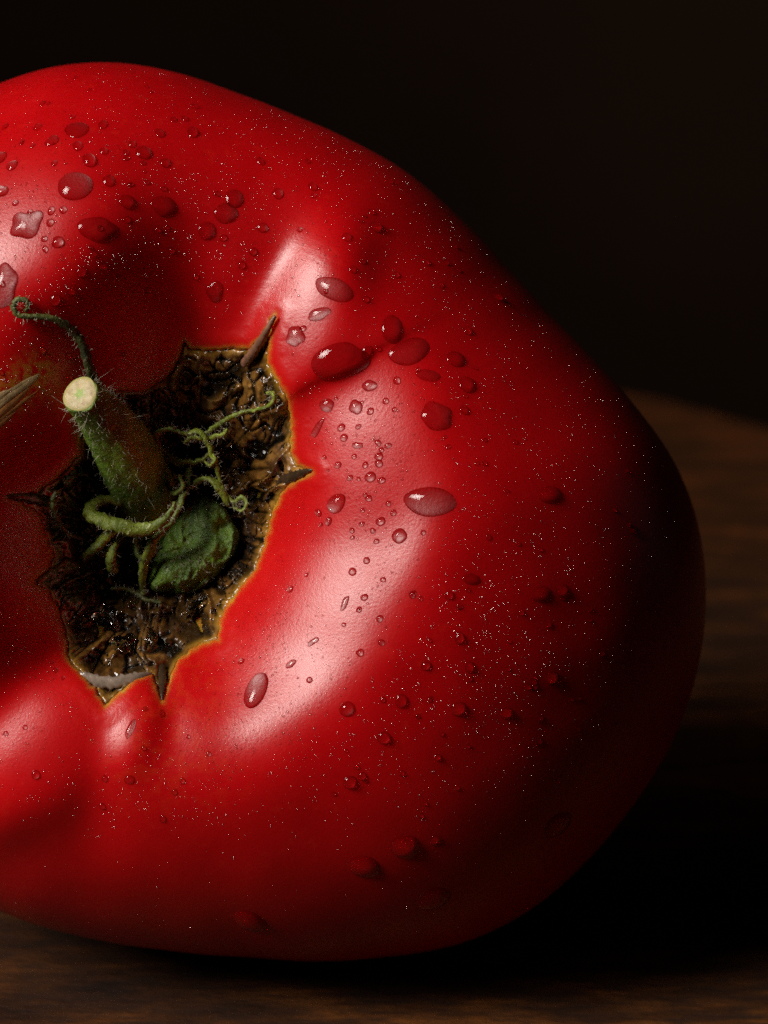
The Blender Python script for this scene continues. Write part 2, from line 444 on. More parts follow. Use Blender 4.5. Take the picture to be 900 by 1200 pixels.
def build_skin():
    NTH, NF, NB = 900, 470, 60
    th = np.linspace(-np.pi, np.pi, NTH, endpoint=False)
    s = np.sin(np.linspace(0.004, np.pi/2, NF)**1.0)
    TH, SS_ = np.meshgrid(th, s, indexing='ij')
    rs = Rsil(th)[:, None]
    X = CX+SS_*rs*np.cos(TH); Y = CY+SS_*rs*np.sin(TH)
    H = height(X, Y, SS_)
    sd = np.full(X.shape, 200.0); near = SS_*rs < 330
    sd[near] = scar_sd(X[near], Y[near])
    # skin rolls over at the scar's edge and dives under the cork
    H = H + 1.6*np.exp(-((sd-9)/9)**2) - 22*ss(.8, -4.5, sd)
    halo = np.exp(-(np.clip(sd, 0, 99)/2.6)**1.6)*(.75+.5*noise(X/14, Y/14, 2.0))
    # corky streak at the left
    A = np.array(U(-30, 492)); B = np.array(U(46, 436))
    q, tt, _ = seg_dist(X, Y, np.array([A, B]))
    halo = np.maximum(halo, .6*np.exp(-(q/19)**2.5)*ss(-.5, .3, fbm(X/7, Y/7, 3.0, 3)))
    # orange flush below the scar
    fx, fy = U(205, 850)
    fl = .45*np.exp(-((X-fx)/75)**2-((Y-fy)/85)**2)*ss(-.25, .6, fbm(X/10, Y/10, 4.4, 4)) + .12*np.exp(-np.clip(sd, 0, 200)/14)
    sb = np.sin(np.linspace(np.pi/2, 0.0, NB+1)[1:])
    TB, SB = np.meshgrid(th, sb, indexing='ij')
    XB = CX+SB*rs*np.cos(TB); YB = CY+SB*rs*np.sin(TB)
    HB = -DB*np.power(np.clip(1-SB**2.2, 0, 1), 1/2.1)
    X = np.concatenate([X, XB], 1); Y = np.concatenate([Y, YB], 1); H = np.concatenate([H, HB], 1)
    z = np.zeros(XB.shape); halo = np.concatenate([halo, z], 1); fl = np.concatenate([fl, z], 1)
    V = W(X, Y, H).reshape(-1, 3); M = NF+NB
    i = np.arange(NTH)[:, None]; j = np.arange(M-1)[None]
    a = i*M+j; b = ((i+1) % NTH)*M+j
    F = np.stack([a, a+1, b+1, b], -1).reshape(-1, 4)
    return mesh_obj('skin', V, F, M_SKIN, tom, attrs={'halo': np.clip(halo, 0, 1).ravel(), 'flush': np.clip(fl, 0, 1).ravel()})
skin = build_skin()


def scar_relief(x, y):
    dx, dy = x-FX, y-FY
    r = np.hypot(dx, dy); th = np.arctan2(dy, dx)
    wx = x+9*noise(x/30, y/30, 1.7); wy = y+9*noise(x/30, y/30, 8.7)
    r2 = np.hypot(wx-FX, wy-FY); t2 = np.arctan2(wy-FY, wx-FX)
    rad = 1-np.abs(noise(t2*5.5, r2/85, 3.3))*2.4        # radial ridged folds
    cell = 1-np.abs(noise(wx/17, wy/17, 6.6))*2.6
    c1 = noise(wx/26, wy/26, 6.6); c2 = noise(wx/15, wy/15, 16.6); r1 = noise(t2*4.2, r2/70, 3.3)
    k = 9*(1-np.clip(np.abs(r1)*3.2, 0, 1)**.7)+8*np.clip(c1*1.6, -1, 1)+4*c2+2.2*fbm(x/7, y/7, 2.2, 3)
    crack = np.clip(1-np.minimum(np.abs(noise(t2*5.5, r2/60, 13.3)), np.minimum(np.abs(c1-.05), np.abs(c2+.1)*1.3))/.07, 0, 1)
    return k-7*crack, crack, r
def build_scar():
    st = 1.35
    x0, x1, y0, y1 = SCP[:,0].min()-8, SCP[:,0].max()+8, SCP[:,1].min()-8, SCP[:,1].max()+8
    xs = np.arange(x0, x1, st); ys = np.arange(y0, y1, st)
    X, Y = np.meshgrid(xs, ys, indexing='ij')
    sd = scar_sd(X, Y)
    k, cr, r = scar_relief(X, Y)
    H = hf(X, Y)+(k*1.25-5)*ss(0, -12, sd)-3.0-10*ss(-3, 4, sd)+0.0
    rc = ss(-9, -1, sd)*.7*(.6+.8*noise(X/12, Y/12, 31.0))
    core_shade = (1-ss(60, 135, np.hypot(X-FX+25, (Y-FY)*.8+15)))*.93
    keep = sd < 4
    idx = -np.ones(X.shape, int); idx[keep] = np.arange(keep.sum())
    V = Wf(X[keep], Y[keep], H[keep])
    q = np.stack([idx[:-1,:-1], idx[:-1,1:], idx[1:,1:], idx[1:,:-1]], -1).reshape(-1, 4)
    q = q[(q >= 0).all(1)]
    return mesh_obj('stem_scar', V, q, M_SCAR, tom, attrs={'core_shade': np.clip(core_shade, 0, 1)[keep], 'crack': np.clip(cr*.85+ss(4, -6, k)*.85, 0, 1)[keep], 'rimc': np.clip(rc, 0, 1)[keep]})
scar = build_scar()

def tube_mesh(P, rad, n=8, flat=1.0, twist=0.0, rough=0.0, seed=0):
    """P in metres (k,3), rad in metres (k,), returns verts, quads; closed ends"""
    P = np.asarray(P, float); k = len(P)
    T = np.gradient(P, axis=0); T /= np.linalg.norm(T, axis=1)[:, None]+1e-12
    up = NO if abs(T[0]@NO) < .9 else RT
    a = np.cross(T[0], up); a /= np.linalg.norm(a)
    V = []
    for i in range(k):
        a = a-(a@T[i])*T[i]; a /= np.linalg.norm(a)+1e-12
        b = np.cross(T[i], a)
        tw = twist*i/k
        for j in range(n):
            t = 2*np.pi*j/n
            ca, cb = math.cos(t), math.sin(t)*flat
            c2, s2 = ca*math.cos(tw)-cb*math.sin(tw), ca*math.sin(tw)+cb*math.cos(tw)
            r = rad[i]
            if rough: r *= 1+rough*math.sin(j*2.6+seed+i*.9)*.5+rough*math.sin(i*1.7+seed*3+j*4.1)*.5
            V.append(P[i]+r*(c2*a+s2*b))
    F = []
    for i in range(k-1):
        for j in range(n):
            F.append((i*n+j, i*n+(j+1) % n, (i+1)*n+(j+1) % n, (i+1)*n+j))
    F.append(tuple(range(n))[::-1]); F.append(tuple((k-1)*n+j for j in range(n)))
    return np.array(V), F
def join(parts):
    V, F, o = [], [], 0
    for v, f in parts:
        V.append(v); F += [tuple(i+o for i in q) for q in f]; o += len(v)
    return np.concatenate(V), F

# stem: leans out of the hollow, towards the upper left and towards us
def hs(px, py):
    x, y = U(px, py); return float(hf(np.array([x]), np.array([y]))[0])
HB_ = hs(165, 600)
print('cavity height', HB_, 'rim', hs(400, 680), hs(100, 300), hs(60,620))
def build_stem():
    tip_h = HB_+185
    key_ = [(182,618,HB_-18,46),(170,592,HB_+15,40),(160,560,HB_+58,38),(146,530,HB_+95,37),(128,500,HB_+130,32),(110,477,HB_+162,26),(92,460,tip_h,22)]
    K = smooth_poly([k for k in key_], 9)
    P = np.array([PX(a, b, c) for a, b, c, _ in K]); rad = K[:,3]*S*(DU-K[:,2])/DU
    n = 44
    V, F = tube_mesh(P, rad, n)
    V = V.reshape(len(P), n, 3)
    ax = P[-1]-P[-4]; ax /= np.linalg.norm(ax)
    # oblique cut facing the viewer
    cn = ax*.62+NO*.75+RT*-.05; cn /= np.linalg.norm(cn)
    c = P[-1]
    for i in range(len(P)):
        for j in range(n):
            d = (V[i, j]-c)@cn
            lim = 0
            if d > lim: V[i, j] -= ax*(d-lim)/(ax@cn)
            q = V[i, j]-P[i]
            u = 1+.035*math.sin(j*5*2*math.pi/n+i*.05)+.05*float(noise(i*.35, j*.9, .5))
            V[i, j] = P[i]+q*u if i < len(P)-1 else V[i, j]
    ring = V[-1].copy()
    V = V.reshape(-1, 3)
    F = [f for f in F if len(f) == 4]
    st = mesh_obj('stem', V, F, M_STEM, tom)
    # cut face: slightly proud, domed, with a pith
    cc = ring.mean(0); rows = [(0, 0), (.14, 0), (.26, 0), (.5, 0), (.75, 0), (.92, -.1), (1.0, -1.1)]
    VV, pith, rimd = [cc+cn*6e-5], [1.0], [0.0]
    for a, dz in rows[1:]:
        for j in range(n):
            nz = float(noise(j*.5, a*6, 2.0))
            VV.append(cc+(ring[j]-cc)*a*.985+cn*(6e-5+nz*2.2e-5+dz*6e-5))
            pith.append(1 if a < .2 else (.6 if a < .3 and j % 9 < 5 else 0)); rimd.append(1 if a > .9 else 0.0)
    FF = [(0, 1+j, 1+(j+1) % n) for j in range(n)]
    for i in range(len(rows)-2):
        for j in range(n):
            FF.append((1+i*n+j, 1+(i+1)*n+j, 1+(i+1)*n+(j+1) % n, 1+i*n+(j+1) % n))
    cf = mesh_obj('cut_end', VV, FF, M_CUT, st, attrs={'pith': pith, 'rimd': rimd})
    cf['label'] = 'pale cream cut end with a green pith'
    # hairs
    parts = []
    Vs = V.reshape(len(P), n, 3)
    for q in range(900):
        i = random.randrange(2, len(P)-2); j = random.randrange(n)
        p = Vs[i, j]; nrm = p-P[i]; nrm /= np.linalg.norm(nrm)
        L = random.uniform(4, 12)*S*(1.6 if random.random() < .1 else .7)
        d = nrm+rng.normal(size=3)*.5; d /= np.linalg.norm(d)
        bnd = rng.normal(size=3)*.9
        pts = [p+d*L*t_+bnd*L*t_*t_*.5 for t_ in (0, .33, .66, 1)]
        parts.append(tube_mesh(pts, np.array([.27, .22, .17, .08])*S, 3))
    v, f_ = join(parts); mesh_obj('stem_hair', v, f_, M_HAIR, st, kind='stuff')
    return st
stem = build_stem()

# calyx pad: the swollen green lump at the foot of the stem
def build_calyx():
    c = (228, 652); hc = hs(232, 650)+22
    nu, nv = 90, 60; V = []
    outl = smooth_poly([(175,668),(176,690),(198,696),(225,694),(252,676),(274,650),(281,628),(272,610),(258,590),(236,582),(214,592),(196,625)], 12, True)
    an = np.arctan2(outl[:,1]-c[1], outl[:,0]-c[0]); rr_ = np.hypot(outl[:,0]-c[0], outl[:,1]-c[1]); o_ = np.argsort(an)
    for i in range(nv):
        ph = (i/(nv-1))*np.pi*.62
        for j in range(nu):
            t_ = 2*np.pi*j/nu-np.pi
            rad = np.interp(t_, an[o_], rr_[o_], period=2*np.pi)
            s_ = math.sin(ph) if ph < np.pi/2 else 1-.15*(ph-np.pi/2)
            px = c[0]+rad*s_*math.cos(t_); py = c[1]+rad*s_*math.sin(t_)
            fold = 6*(1-abs(float(noise(t_*1.6, s_*2.2, 4.0)))*3)
            fold += 4.0*float(noise(px/9, py/9, 11.0))+2.6*float(noise(px/4, py/4, 12.0))+4*math.sin((px*.55+py)*.13+2*float(noise(px/22, py/22, 1)))+3*float(noise(px/6, py/6, 4.0))
            hh = hc+34*math.cos(ph)**.8*1.0 if ph < np.pi/2 else hc-40*(ph-np.pi/2)
            hollow = -20*math.exp(-((px-222)/26)**2-((py-622)/30)**2)
            V.append(PX(px, py, hh+fold*s_+hollow))
    F = [(i*nu+j, i*nu+(j+1) % nu, (i+1)*nu+(j+1) % nu, (i+1)*nu+j) for i in range(nv-1) for j in range(nu)]
    o = mesh_obj('calyx', V, [q[::-1] for q in F], M_CALYX, tom)
    o['label'] = 'lumpy green base of the calyx'
    V = np.array(V); parts = []
    for q in range(160):
        p = V[random.randrange(nu*4, nu*(nv-12))]; d = NO*.5+rng.normal(size=3)*.6; d /= np.linalg.norm(d)
        L = random.uniform(4, 10)*S
        parts.append(tube_mesh([p, p+d*L*.5, p+d*L+rng.normal(size=3)*L*.3], np.array([.35, .28, .1])*S, 3))
    v, f_ = join(parts); mesh_obj('calyx_hair', v, f_, M_HAIR, o, kind='stuff')
build_calyx()

# curled dry sepals: (x, y, lift above the hollow floor, half width)
H0 = HB_
SEP = [
 ('dark', 1.0, [(140,492,H0+88,5),(124,468,H0+120,5.5),(112,448,H0+150,5.5),(104,428,H0+170,5.2),(97,405,H0+182,5),(85,387,H0+188,4.6),(66,375,H0+185,3.8),(46,371,H0+176,3.2),(30,371,H0+168,3),(19,367,H0+166,3),(16,358,H0+168,3),(21,351,H0+172,2.8),(30,352,H0+176,2.6),(33,359,H0+176,2.3),(29,365,H0+172,1.8)]),
 ('lite', .6, [(188,538,H0+66,2.5),(185,524,H0+78,4),(183,512,H0+86,4.5),(190,504,H0+92,4.5),(205,504,H0+94,4.5),(218,509,H0+92,4.5),(231,505,H0+92,5),(241,514,H0+92,4.6),(248,530,H0+90,4),(254,549,H0+88,3.2),(259,566,H0+86,2),(266,579,H0+86,1.8),(274,588,H0+86,2.4),(283,583,H0+88,3),(289,589,H0+90,3),(284,598,H0+90,2.6),(276,596,H0+88,2.2),(274,589,H0+86,1.6)]),
 ('lite', .7, [(236,512,H0+78,2.5),(248,503,H0+84,3),(262,494,H0+92,3.6),(275,487,H0+98,4),(292,482,H0+104,3.8),(306,479,H0+110,3.6),(316,475,H0+114,4),(322,468,H0+116,4.2),(319,460,H0+118,3.6),(313,462,H0+118,2.6)]),
 ('lite', .55, [(184,520,H0+66,3),(193,533,H0+68,4.5),(208,541,H0+70,5.5),(224,542,H0+70,5.5),(238,538,H0+72,4.5),(246,528,H0+74,3)]),
 ('lite', .7, [(223,538,H0+56,2.5),(221,555,H0+70,4),(217,575,H0+80,5),(208,597,H0+86,5.5),(199,613,H0+88,6),(186,627,H0+86,6.5),(176,642,H0+80,6.5),(169,660,H0+70,6),(167,680,H0+58,5),(168,698,H0+44,3)]),
 ('lite', .5, [(224,572,H0+66,3),(232,564,H0+76,5),(244,561,H0+84,6.5),(255,568,H0+88,7),(262,580,H0+88,5),(268,594,H0+84,2.5)]),
 ('lite', .65, [(142,590,H0+30,4),(124,585,H0+36,6),(110,591,H0+44,8),(106,602,H0+52,9.5),(120,610,H0+58,10.5),(142,617,H0+60,10),(164,621,H0+58,9),(184,616,H0+58,7.5),(198,604,H0+60,5),(206,588,H0+62,3)]),
 ('lite', .7, [(140,612,H0+30,5),(127,626,H0+38,7.5),(116,638,H0+40,9),(104,648,H0+36,8),(98,652,H0+30,4)]),
 ('lite', .8, [(136,636,H0+36,3),(131,648,H0+38,7),(130,660,H0+36,8),(135,671,H0+30,4)]),
 ('dark', .9, [(66,577,H0+80,3.2),(62,586,H0+80,3.6),(64,600,H0+76,3),(71,615,H0+68,2.8),(80,626,H0+58,2.6),(94,631,H0+50,2.4),(106,639,H0+42,2)]),
 ('lite', .6, [(216,520,H0+86,1.5),(222,514,H0+92,3.5),(230,513,H0+94,4.5),(239,517,H0+92,3),(243,524,H0+88,1.2)]),
 ('lite', .6, [(240,516,H0+84,2),(252,512,H0+92,4.5),(262,509,H0+94,5),(266,502,H0+94,1.5)]),
 ('dark', .9, [(146,628,H0+26,2),(160,640,H0+34,2.2),(176,644,H0+40,2),(190,642,H0+44,1.4)]),
 ('dark', .9, [(150,672,H0+16,1.5),(162,664,H0+26,2.4),(172,672,H0+30,2.6),(166,690,H0+26,3),(156,696,H0+18,2)]),
 ('lite', .7, [(150,612,H0+40,3),(138,634,H0+56,5),(122,650,H0+62,5.5),(112,640,H0+66,4.5),(118,628,H0+68,3)]),
 ('lite', .7, [(205,556,H0+40,2),(196,566,H0+64,3),(204,578,H0+80,3.4),(214,570,H0+86,3),(210,556,H0+84,2)]),
 ('lite', .8, [(160,622,H0+50,3),(158,642,H0+62,4),(166,654,H0+66,4),(178,650,H0+70,3),(182,640,H0+70,1.6)]),
 ('lite', .8, [(246,528,H0+88,1.4),(252,538,H0+92,2.4),(246,546,H0+92,2.4),(240,540,H0+90,1.4)]),
 ('dark', .7, [(130,690,H0+22,2),(152,692,H0+36,3.5),(172,703,H0+40,4),(190,706,H0+34,2.4)]),
]
for n_, (kd, fl, key_) in enumerate(SEP):
    K = smooth_poly(key_, 7)
    K[1:-1, 0] += np.array([float(noise(i*.35, n_, 0))*1.6 for i in range(len(K)-2)]); K[1:-1, 1] += np.array([float(noise(i*.35, n_, 9))*1.6 for i in range(len(K)-2)])
    if n_ in (6, 7, 8): K[:, 2] += 46
    K[:, 2] = np.maximum(K[:, 2], [hs(a, b)+(14 if n_ in (6, 7, 8, 9) else 8) for a, b in K[:, :2]])
    P = np.array([PX(a, b, c) for a, b, c, _ in K]); rad = np.maximum(K[:,3], .6)*S*(1.0 if n_ == 0 else .85)
    rad[-1] *= .3
    v, f_ = tube_mesh(P, rad, 10, fl, twist=2.6, rough=.22, seed=n_)
    o = mesh_obj('sepal', v, f_, M_SEPAL if kd == 'lite' else M_SEPALD, tom)
    parts = []
    for q in range(int(len(P)*1.5)):
        i = random.randrange(1, len(P)-1); p = v[i*10+random.randrange(10)]; d = p-P[i]; d /= np.linalg.norm(d)+1e-9
        L = random.uniform(2.5, 6.5)*S
        parts.append(tube_mesh([p, p+d*L*.5+rng.normal(size=3)*L*.15, p+d*L+rng.normal(size=3)*L*.4], np.array([.36, .28, .1])*S, 3))
    v2, f2 = join(parts); mesh_obj('sepal_hair', v2, f2, M_HAIR, o, kind='stuff')
    if n_ == 0: o['label'] = 'dark sepal curling into a ring at its tip'

# dried tip at the top of the scar, lying on the skin's fold
def surf(px, py, lift=0.0):
    x, y = U(px, py); h = hf(np.asarray([x]), np.asarray([y]))[0]+lift
    return Wf(x, y, h)
def surf_tube(name, pts, mat, parent, n=10, flat=1.0, rough=.15, label=None):
    K = smooth_poly(pts, 8)
    P = np.array([surf(a, b, c) for a, b, c, _ in K]); v, f_ = tube_mesh(P, K[:,3]*S, n, flat, rough=rough, seed=len(pts))
    o = mesh_obj(name, v, f_, mat, parent)
    if label: o['label'] = label
    return o
surf_tube('dried_tip', [(286,426,-6,5),(296,414,0,5.5),(305,401,4,4.6),(313,388,7,3.6),(319,377,8,2.8),(323,371,8,1.8)], M_THORN, scar, label='pinkish brown dried tip')
surf_tube('dark_tip', [(326,566,-6,6),(340,560,-1,6.5),(352,555,2,4.5),(360,552,2,2.6),(366,551,1,1.2)], M_THORND, scar, flat=.6, rough=.3, label='blackened dried tip')
surf_tube('dark_tip', [(60,592,-8,7),(44,586,-2,6),(28,583,1,4),(16,582,1,2.4),(7,581,0,1)], M_THORND, scar, flat=.6, rough=.3, label='blackened dried tip')
surf_tube('dark_tip', [(188,780,-8,4),(190,796,-2,4.5),(190,808,1,3),(190,820,1,1.2)], M_THORND, scar, flat=.6, rough=.3, label='blackened dried tip')
surf_tube('peeling_membrane', [(90,789,-3,2),(100,793,-1,5),(116,799,0,6.5),(134,800,0,6.5),(152,796,0,6),(168,792,0,4),(178,790,-1,1.5)], M_PEEL, scar, flat=.35, rough=.35, label='pale peeling membrane at the lower edge')
surf_tube('corky_lip', [(42,683,-5,3),(52,676,-1,4),(66,666,0,3.4),(80,655,-3,2.4)], M_SCAR, scar, flat=.6, rough=.2)
# ------------------------------------------------------------------ water
def drop_geo(px, py, rx, ry, ang, irr, hk, nseg, rings, seed, tear=0.0, lift=0.0):
    """a bead of water on the surface; footprint in the tangent plane, underside sunk into the skin"""
    x0, y0 = U(px, py); x0 = float(x0); y0 = float(y0)
    for _ in range(3):
        h0 = float(hf(np.array([x0]), np.array([y0]))[0]); f = (DU-h0)/DU
        x0, y0 = 450+(px-450)*f, 600+(py-600)*f
    s0 = float(sil_s(np.array([x0]), np.array([y0]))[0])
    if s0 > .985: return None
    e = 2.0
    hx = float(hf(np.array([x0+e]), np.array([y0]))[0]-hf(np.array([x0-e]), np.array([y0]))[0])/(2*e)
    hy = float(hf(np.array([x0]), np.array([y0+e]))[0]-hf(np.array([x0]), np.array([y0-e]))[0])/(2*e)
    nz = 1/math.sqrt(1+hx*hx+hy*hy); nx, ny = -hx*nz, -hy*nz
    th = np.arange(nseg)*2*np.pi/nseg
    rad = np.ones(nseg)
    if irr:
        r_ = np.random.default_rng(seed)
        for k in range(2, 6):
            rad += irr*r_.normal()*np.cos(k*th+r_.uniform(0, 6.28))/k**.8
        rad = np.clip(rad, .45, 1.6)
    rad *= 1+tear*np.cos(th)
    ca, sa = math.cos(ang), math.sin(ang)
    RR = [0.0, .3, .55, .75, .9, 1.0, 1.06] if rings == 7 else ([0, .5, .85, 1.0, 1.1] if rings == 5 else [0, .7, 1.05])
    V = []
    hm = hk*min(rx, ry)
    P = []
    for q in RR:
        if q == 0: P.append((0., 0., hm)); continue
        z = hm*(1-q*q)**.85 if q < 1 else (-.03*hm-.1 if q == 1.0 else -hm*.35-.6)
        if q == 1.0: z = 0.0
        for j in range(nseg):
            u, v = rx*q*rad[j]*math.cos(th[j]), ry*q*rad[j]*math.sin(th[j])
            P.append((u*ca-v*sa, u*sa+v*ca, z))
    P.append((0., 0., -hm*.35-.6))
    P = np.array(P)
    # tangent basis, first vector level in the picture plane
    t1 = np.array([1, 0, hx]); t1 = t1/np.linalg.norm(t1)
    nn = np.array([nx, ny, nz]); t2 = np.cross(nn, t1)
    if t2[1] < 0: t2 = -t2
    # foreshorten: sizes given as seen, so stretch a little on slanted skin
    k2 = 1/max(.55, abs(t1[0])); k3 = 1/max(.55, abs(t2[1]))
    Q = P[:, 0:1]*k2*t1+P[:, 1:2]*k3*t2
    xx, yy = x0+Q[:, 0], y0+Q[:, 1]
    hh = hf(xx, yy)
    fl = np.abs(hh-(h0+Q[:, 2])) > 10
    hh = np.where(fl, h0+Q[:, 2], hh)
    X = xx+P[:, 2]*nx; Y = yy+P[:, 2]*ny; H = hh+P[:, 2]*nz+lift
    F = [(0, 1+(j+1) % nseg, 1+j) for j in range(nseg)]
    nr = len(RR)-1
    for i in range(nr-1):
        for j in range(nseg):
            F.append((1+i*nseg+j, 1+i*nseg+(j+1) % nseg, 1+(i+1)*nseg+(j+1) % nseg, 1+(i+1)*nseg+j))
    last = 1+nr*nseg
    F += [(last, 1+(nr-1)*nseg+j, 1+(nr-1)*nseg+(j+1) % nseg) for j in range(nseg)]
    return W(X, Y, H), F
for q_, (x_, y_, rx, ry, a) in enumerate(((16,462,32,3.0,-40),(4,482,34,2.6,-45),(-4,468,22,2.4,-38),(16,480,26,1.6,-44),(26,450,20,1.6,-34),(-2,500,26,1.8,-48))):
    g = drop_geo(x_, y_, rx, ry*1.3, R(a), .25, .12, 40, 7, 70+q_)
    o = mesh_obj('corky_streak', g[0], g[1], M_FIBRE if q_ % 2 == 0 else M_STREAK, tom); o['label'] = 'pale raised fibre of the corky streak in the skin'
GRP = 'water drops beaded on the tomato'
# x, y, rx, ry, angle, irregularity, dome, label
D = [
 (88,218,21,18,0,.03,.34,'broad round water bead high on the upper left lobe'),
 (31,263,20,17,-20,.22,.25,'ragged flat puddle inside the sheen of the upper left lobe'),
 (115,269,22,16,0,.08,.28,'wide flat drop right of the ragged puddle on the upper left lobe'),
 (90,152,15,11,10,.06,.4,'oval drop nearest the crest of the upper left lobe'),
 (5,335,17,24,10,.15,.25,'large flat puddle cut off by the left edge of the picture'),
 (193,242,15,13,20,.05,.4,'rounded drop with a crescent glint in the upper middle of the tomato'),
 (265,250,14,13,0,.05,.4,'drop with a hooked glint above the scar, lower of a pair'),
 (275,233,11,12,0,.05,.4,'drop with a hooked glint above the scar, upper of a pair'),
 (243,271,11,11,0,.06,.4,'round bead just lower left of the pair with hooked glints'),
 (252,342,10,13,15,.2,.3,'lone slanting smear of water in the dark fold above the scar'),
 (169,179,10,9,0,.02,.6,'round bead glowing orange between the two top lobes'),
 (150,237,10,9,0,.05,.5,'bead with a pointed glint right of the broad round bead'),
 (392,339,25,13,22,.08,.35,'large leaning drop at the head of the small upper lobe'),
 (374,368,15,7,-14,.12,.35,'bar shaped drop across the small upper lobe'),
 (346,394,11,13,0,.25,.4,'ragged drop beside the dried brown tip'),
 (398,424,34,22,-25,.12,.26,'large three cornered puddle in the fold right of the scar'),
 (480,412,26,15,-15,.08,.28,'wide flat drop above the fold right of the scar'),
 (460,386,13,17,0,.06,.38,'tall drop with a long curved glint over the fold'),
 (535,421,11,10,0,.04,.45,'round drop with a curved glint, upper right of the fold'),
 (548,451,10,10,0,.04,.5,'round drop with an orange glow just under the curved glint one'),
 (502,440,15,7,8,.06,.35,'low lens of water between two round drops at the fold'),
 (512,488,20,16,15,.12,.33,'blunt wedge shaped drop at the upper end of the wide right lobe'),
 (504,588,31,17,4,.05,.33,'largest long drop, right of the pale highlight at mid height'),
 (394,590,10,13,38,.04,.6,'plump teardrop at the top of the broad pale highlight'),
 (433,452,9,7,0,.05,.55,'oval bead at the upper tip of the pale sheen'),
 (417,477,8,9,20,.16,.5,'three cornered bead in the upper sheen'),
 (419,522,7,4,0,.08,.45,'small brick shaped bead in the upper sheen'),
 (434,559,7,6.5,0,.04,.6,'round dark rimmed bead midway up the sheen'),
 (468,628,9,9,30,.06,.55,'round dark drop at the right edge of the pale highlight'),
 (300,809,13,21,6,.03,.5,'big upright teardrop at the lower end of the broad highlight'),
 (341,778,7,4,-35,.06,.5,'slim seed shaped bead just above the big teardrop'),
 (367,752,8,3.4,-35,.12,.4,'thin slanting streak of water across the highlight'),
 (404,707,3.8,9.5,18,.1,.5,'upright bottle shaped bead inside the broad highlight'),
 (407,831,9.5,9,0,.03,.6,'round bead alone, right of the big teardrop'),
 (471,822,7.5,9,0,.03,.6,'tall bead left of two others on the dark lower flank'),
 (538,831,9.5,9,0,.03,.6,'round bead in the middle of the lower right flank'),
 (475,993,18,15,25,.05,.5,'glowing drop hanging low on the front, upper of three'),
 (427,1016,20,14,20,.05,.5,'glowing drop hanging low on the front, left of the upper one'),
 (508,1054,21,16,0,.05,.5,'glowing drop nearest the foot on the right'),
 (654,967,16,17,0,.05,.5,'dim drop on the shaded lower right flank'),
 (293,1080,21,15,25,.06,.5,'glowing drop close above the table at lower left'),
 (645,580,15,11,0,.04,.45,'dim flat drop on the dark right shoulder'),
 (553,679,11,6.5,10,.05,.45,'flat bead right of the broad highlight'),
 (635,697,13,10,0,.05,.4,'dim broad drop on the right flank'),
 (153,854,4.5,12,22,.08,.45,'long slanting drop below the lowest spike of the scar'),
 (171,831,5,3.6,-20,.08,.5,'tiny dark rimmed bead just under the scar'),
 (383,475,9,8,0,.1,.4,'bead with a broad glint near the right edge of the scar'),
 (372,502,4.5,13,30,.12,.35,'thin slanting streak beside the right edge of the scar'),
 (430,413,6,9,25,.05,.55,'orange glowing bead caught at the end of the big puddle'),
]
ZONES = [  # x0,y0,x1,y1,label
 (0,60,300,210,'small bead of water near the top crest of the tomato'),
 (0,210,125,470,'small bead of water on the upper left lobe around the sheen'),
 (125,210,330,470,'small bead of water in the dark hollow above the scar'),
 (300,100,640,330,'small bead of water on the upper right slope'),
 (325,330,385,470,'small bead of water on the pale small lobe above the fold'),
 (385,330,700,440,'small bead of water on the slope beyond the fold'),
 (340,440,490,640,'small dark rimmed bead of water in the sheen right of the scar'),
 (250,640,450,830,'small bead of water in and under the broad pale highlight'),
 (450,440,840,640,'small bead of water on the dark right shoulder'),
 (450,640,840,880,'small bead of water on the lower right flank'),
 (0,470,250,1110,'small bead of water on the lower left lobes'),
 (250,830,840,1120,'small bead of water low on the front of the tomato'),
]
E = [(0,185,8),(14,194,7),(61,165,8),(91,171,6),(105,188,8),(121,146,6),(44,149,5),(122,177,5),(60,247,5),(74,246,4.5),(59,261,5),(52,280,4),(68,284,8),(53,292,4),(18,238,3.5),(128,212,8),(2,224,8),(150,258,5),(111,298,4.5),(96,319,5.5),(121,313,5),(188,156,6),(155,169,5),(148,179,4),(65,352,6),(84,342,5),(194,191,6),(50,121,4),(204,140,4),(217,139,4),(262,279,4.5),(308,267,6),(326,227,7),(367,219,5),(226,155,7),(297,295,5),(407,278,6),(441,266,7),(306,189,5),(284,311,5),(230,325,4),(444,535,5),(444,543,4.5),(447,563,4.5),(373,601,4.5),(385,611,4.5),(446,611,5),(432,584,4.5),(425,598,3.2),(424,614,3.2),(403,513,5),(400,501,4.5),(434,482,5),(443,519,4),(465,446,4.5),(415,535,3.5),(545,481,5.5),(585,349,5.5),(549,388,5),(500,307,4),(517,334,4),(414,316,5),(429,351,4),(413,670,5),(427,700,4.5),(594,836,7.5),(450,865,7.5),(422,765,4.5),(447,753,4),(445,725,4),(499,780,5.5),(527,698,5.5),(483,697,4.5),(539,748,6.5),(551,782,6.5),(647,795,9),(410,917,7),(425,910,5),(510,985,7),(743,621,6),(660,693,8),(152,914,6),(42,908,6),(190,836,5),(191,960,4),(120,945,4),(403,732,3),(355,385,4),(452,470,4),(462,480,3.5),(420,500,3.5),(428,545,3.5),(410,560,3.5),(396,545,4),(380,536,3.2),(455,590,3.5),(461,601,3.5),(437,622,3.5),(413,630,3)]
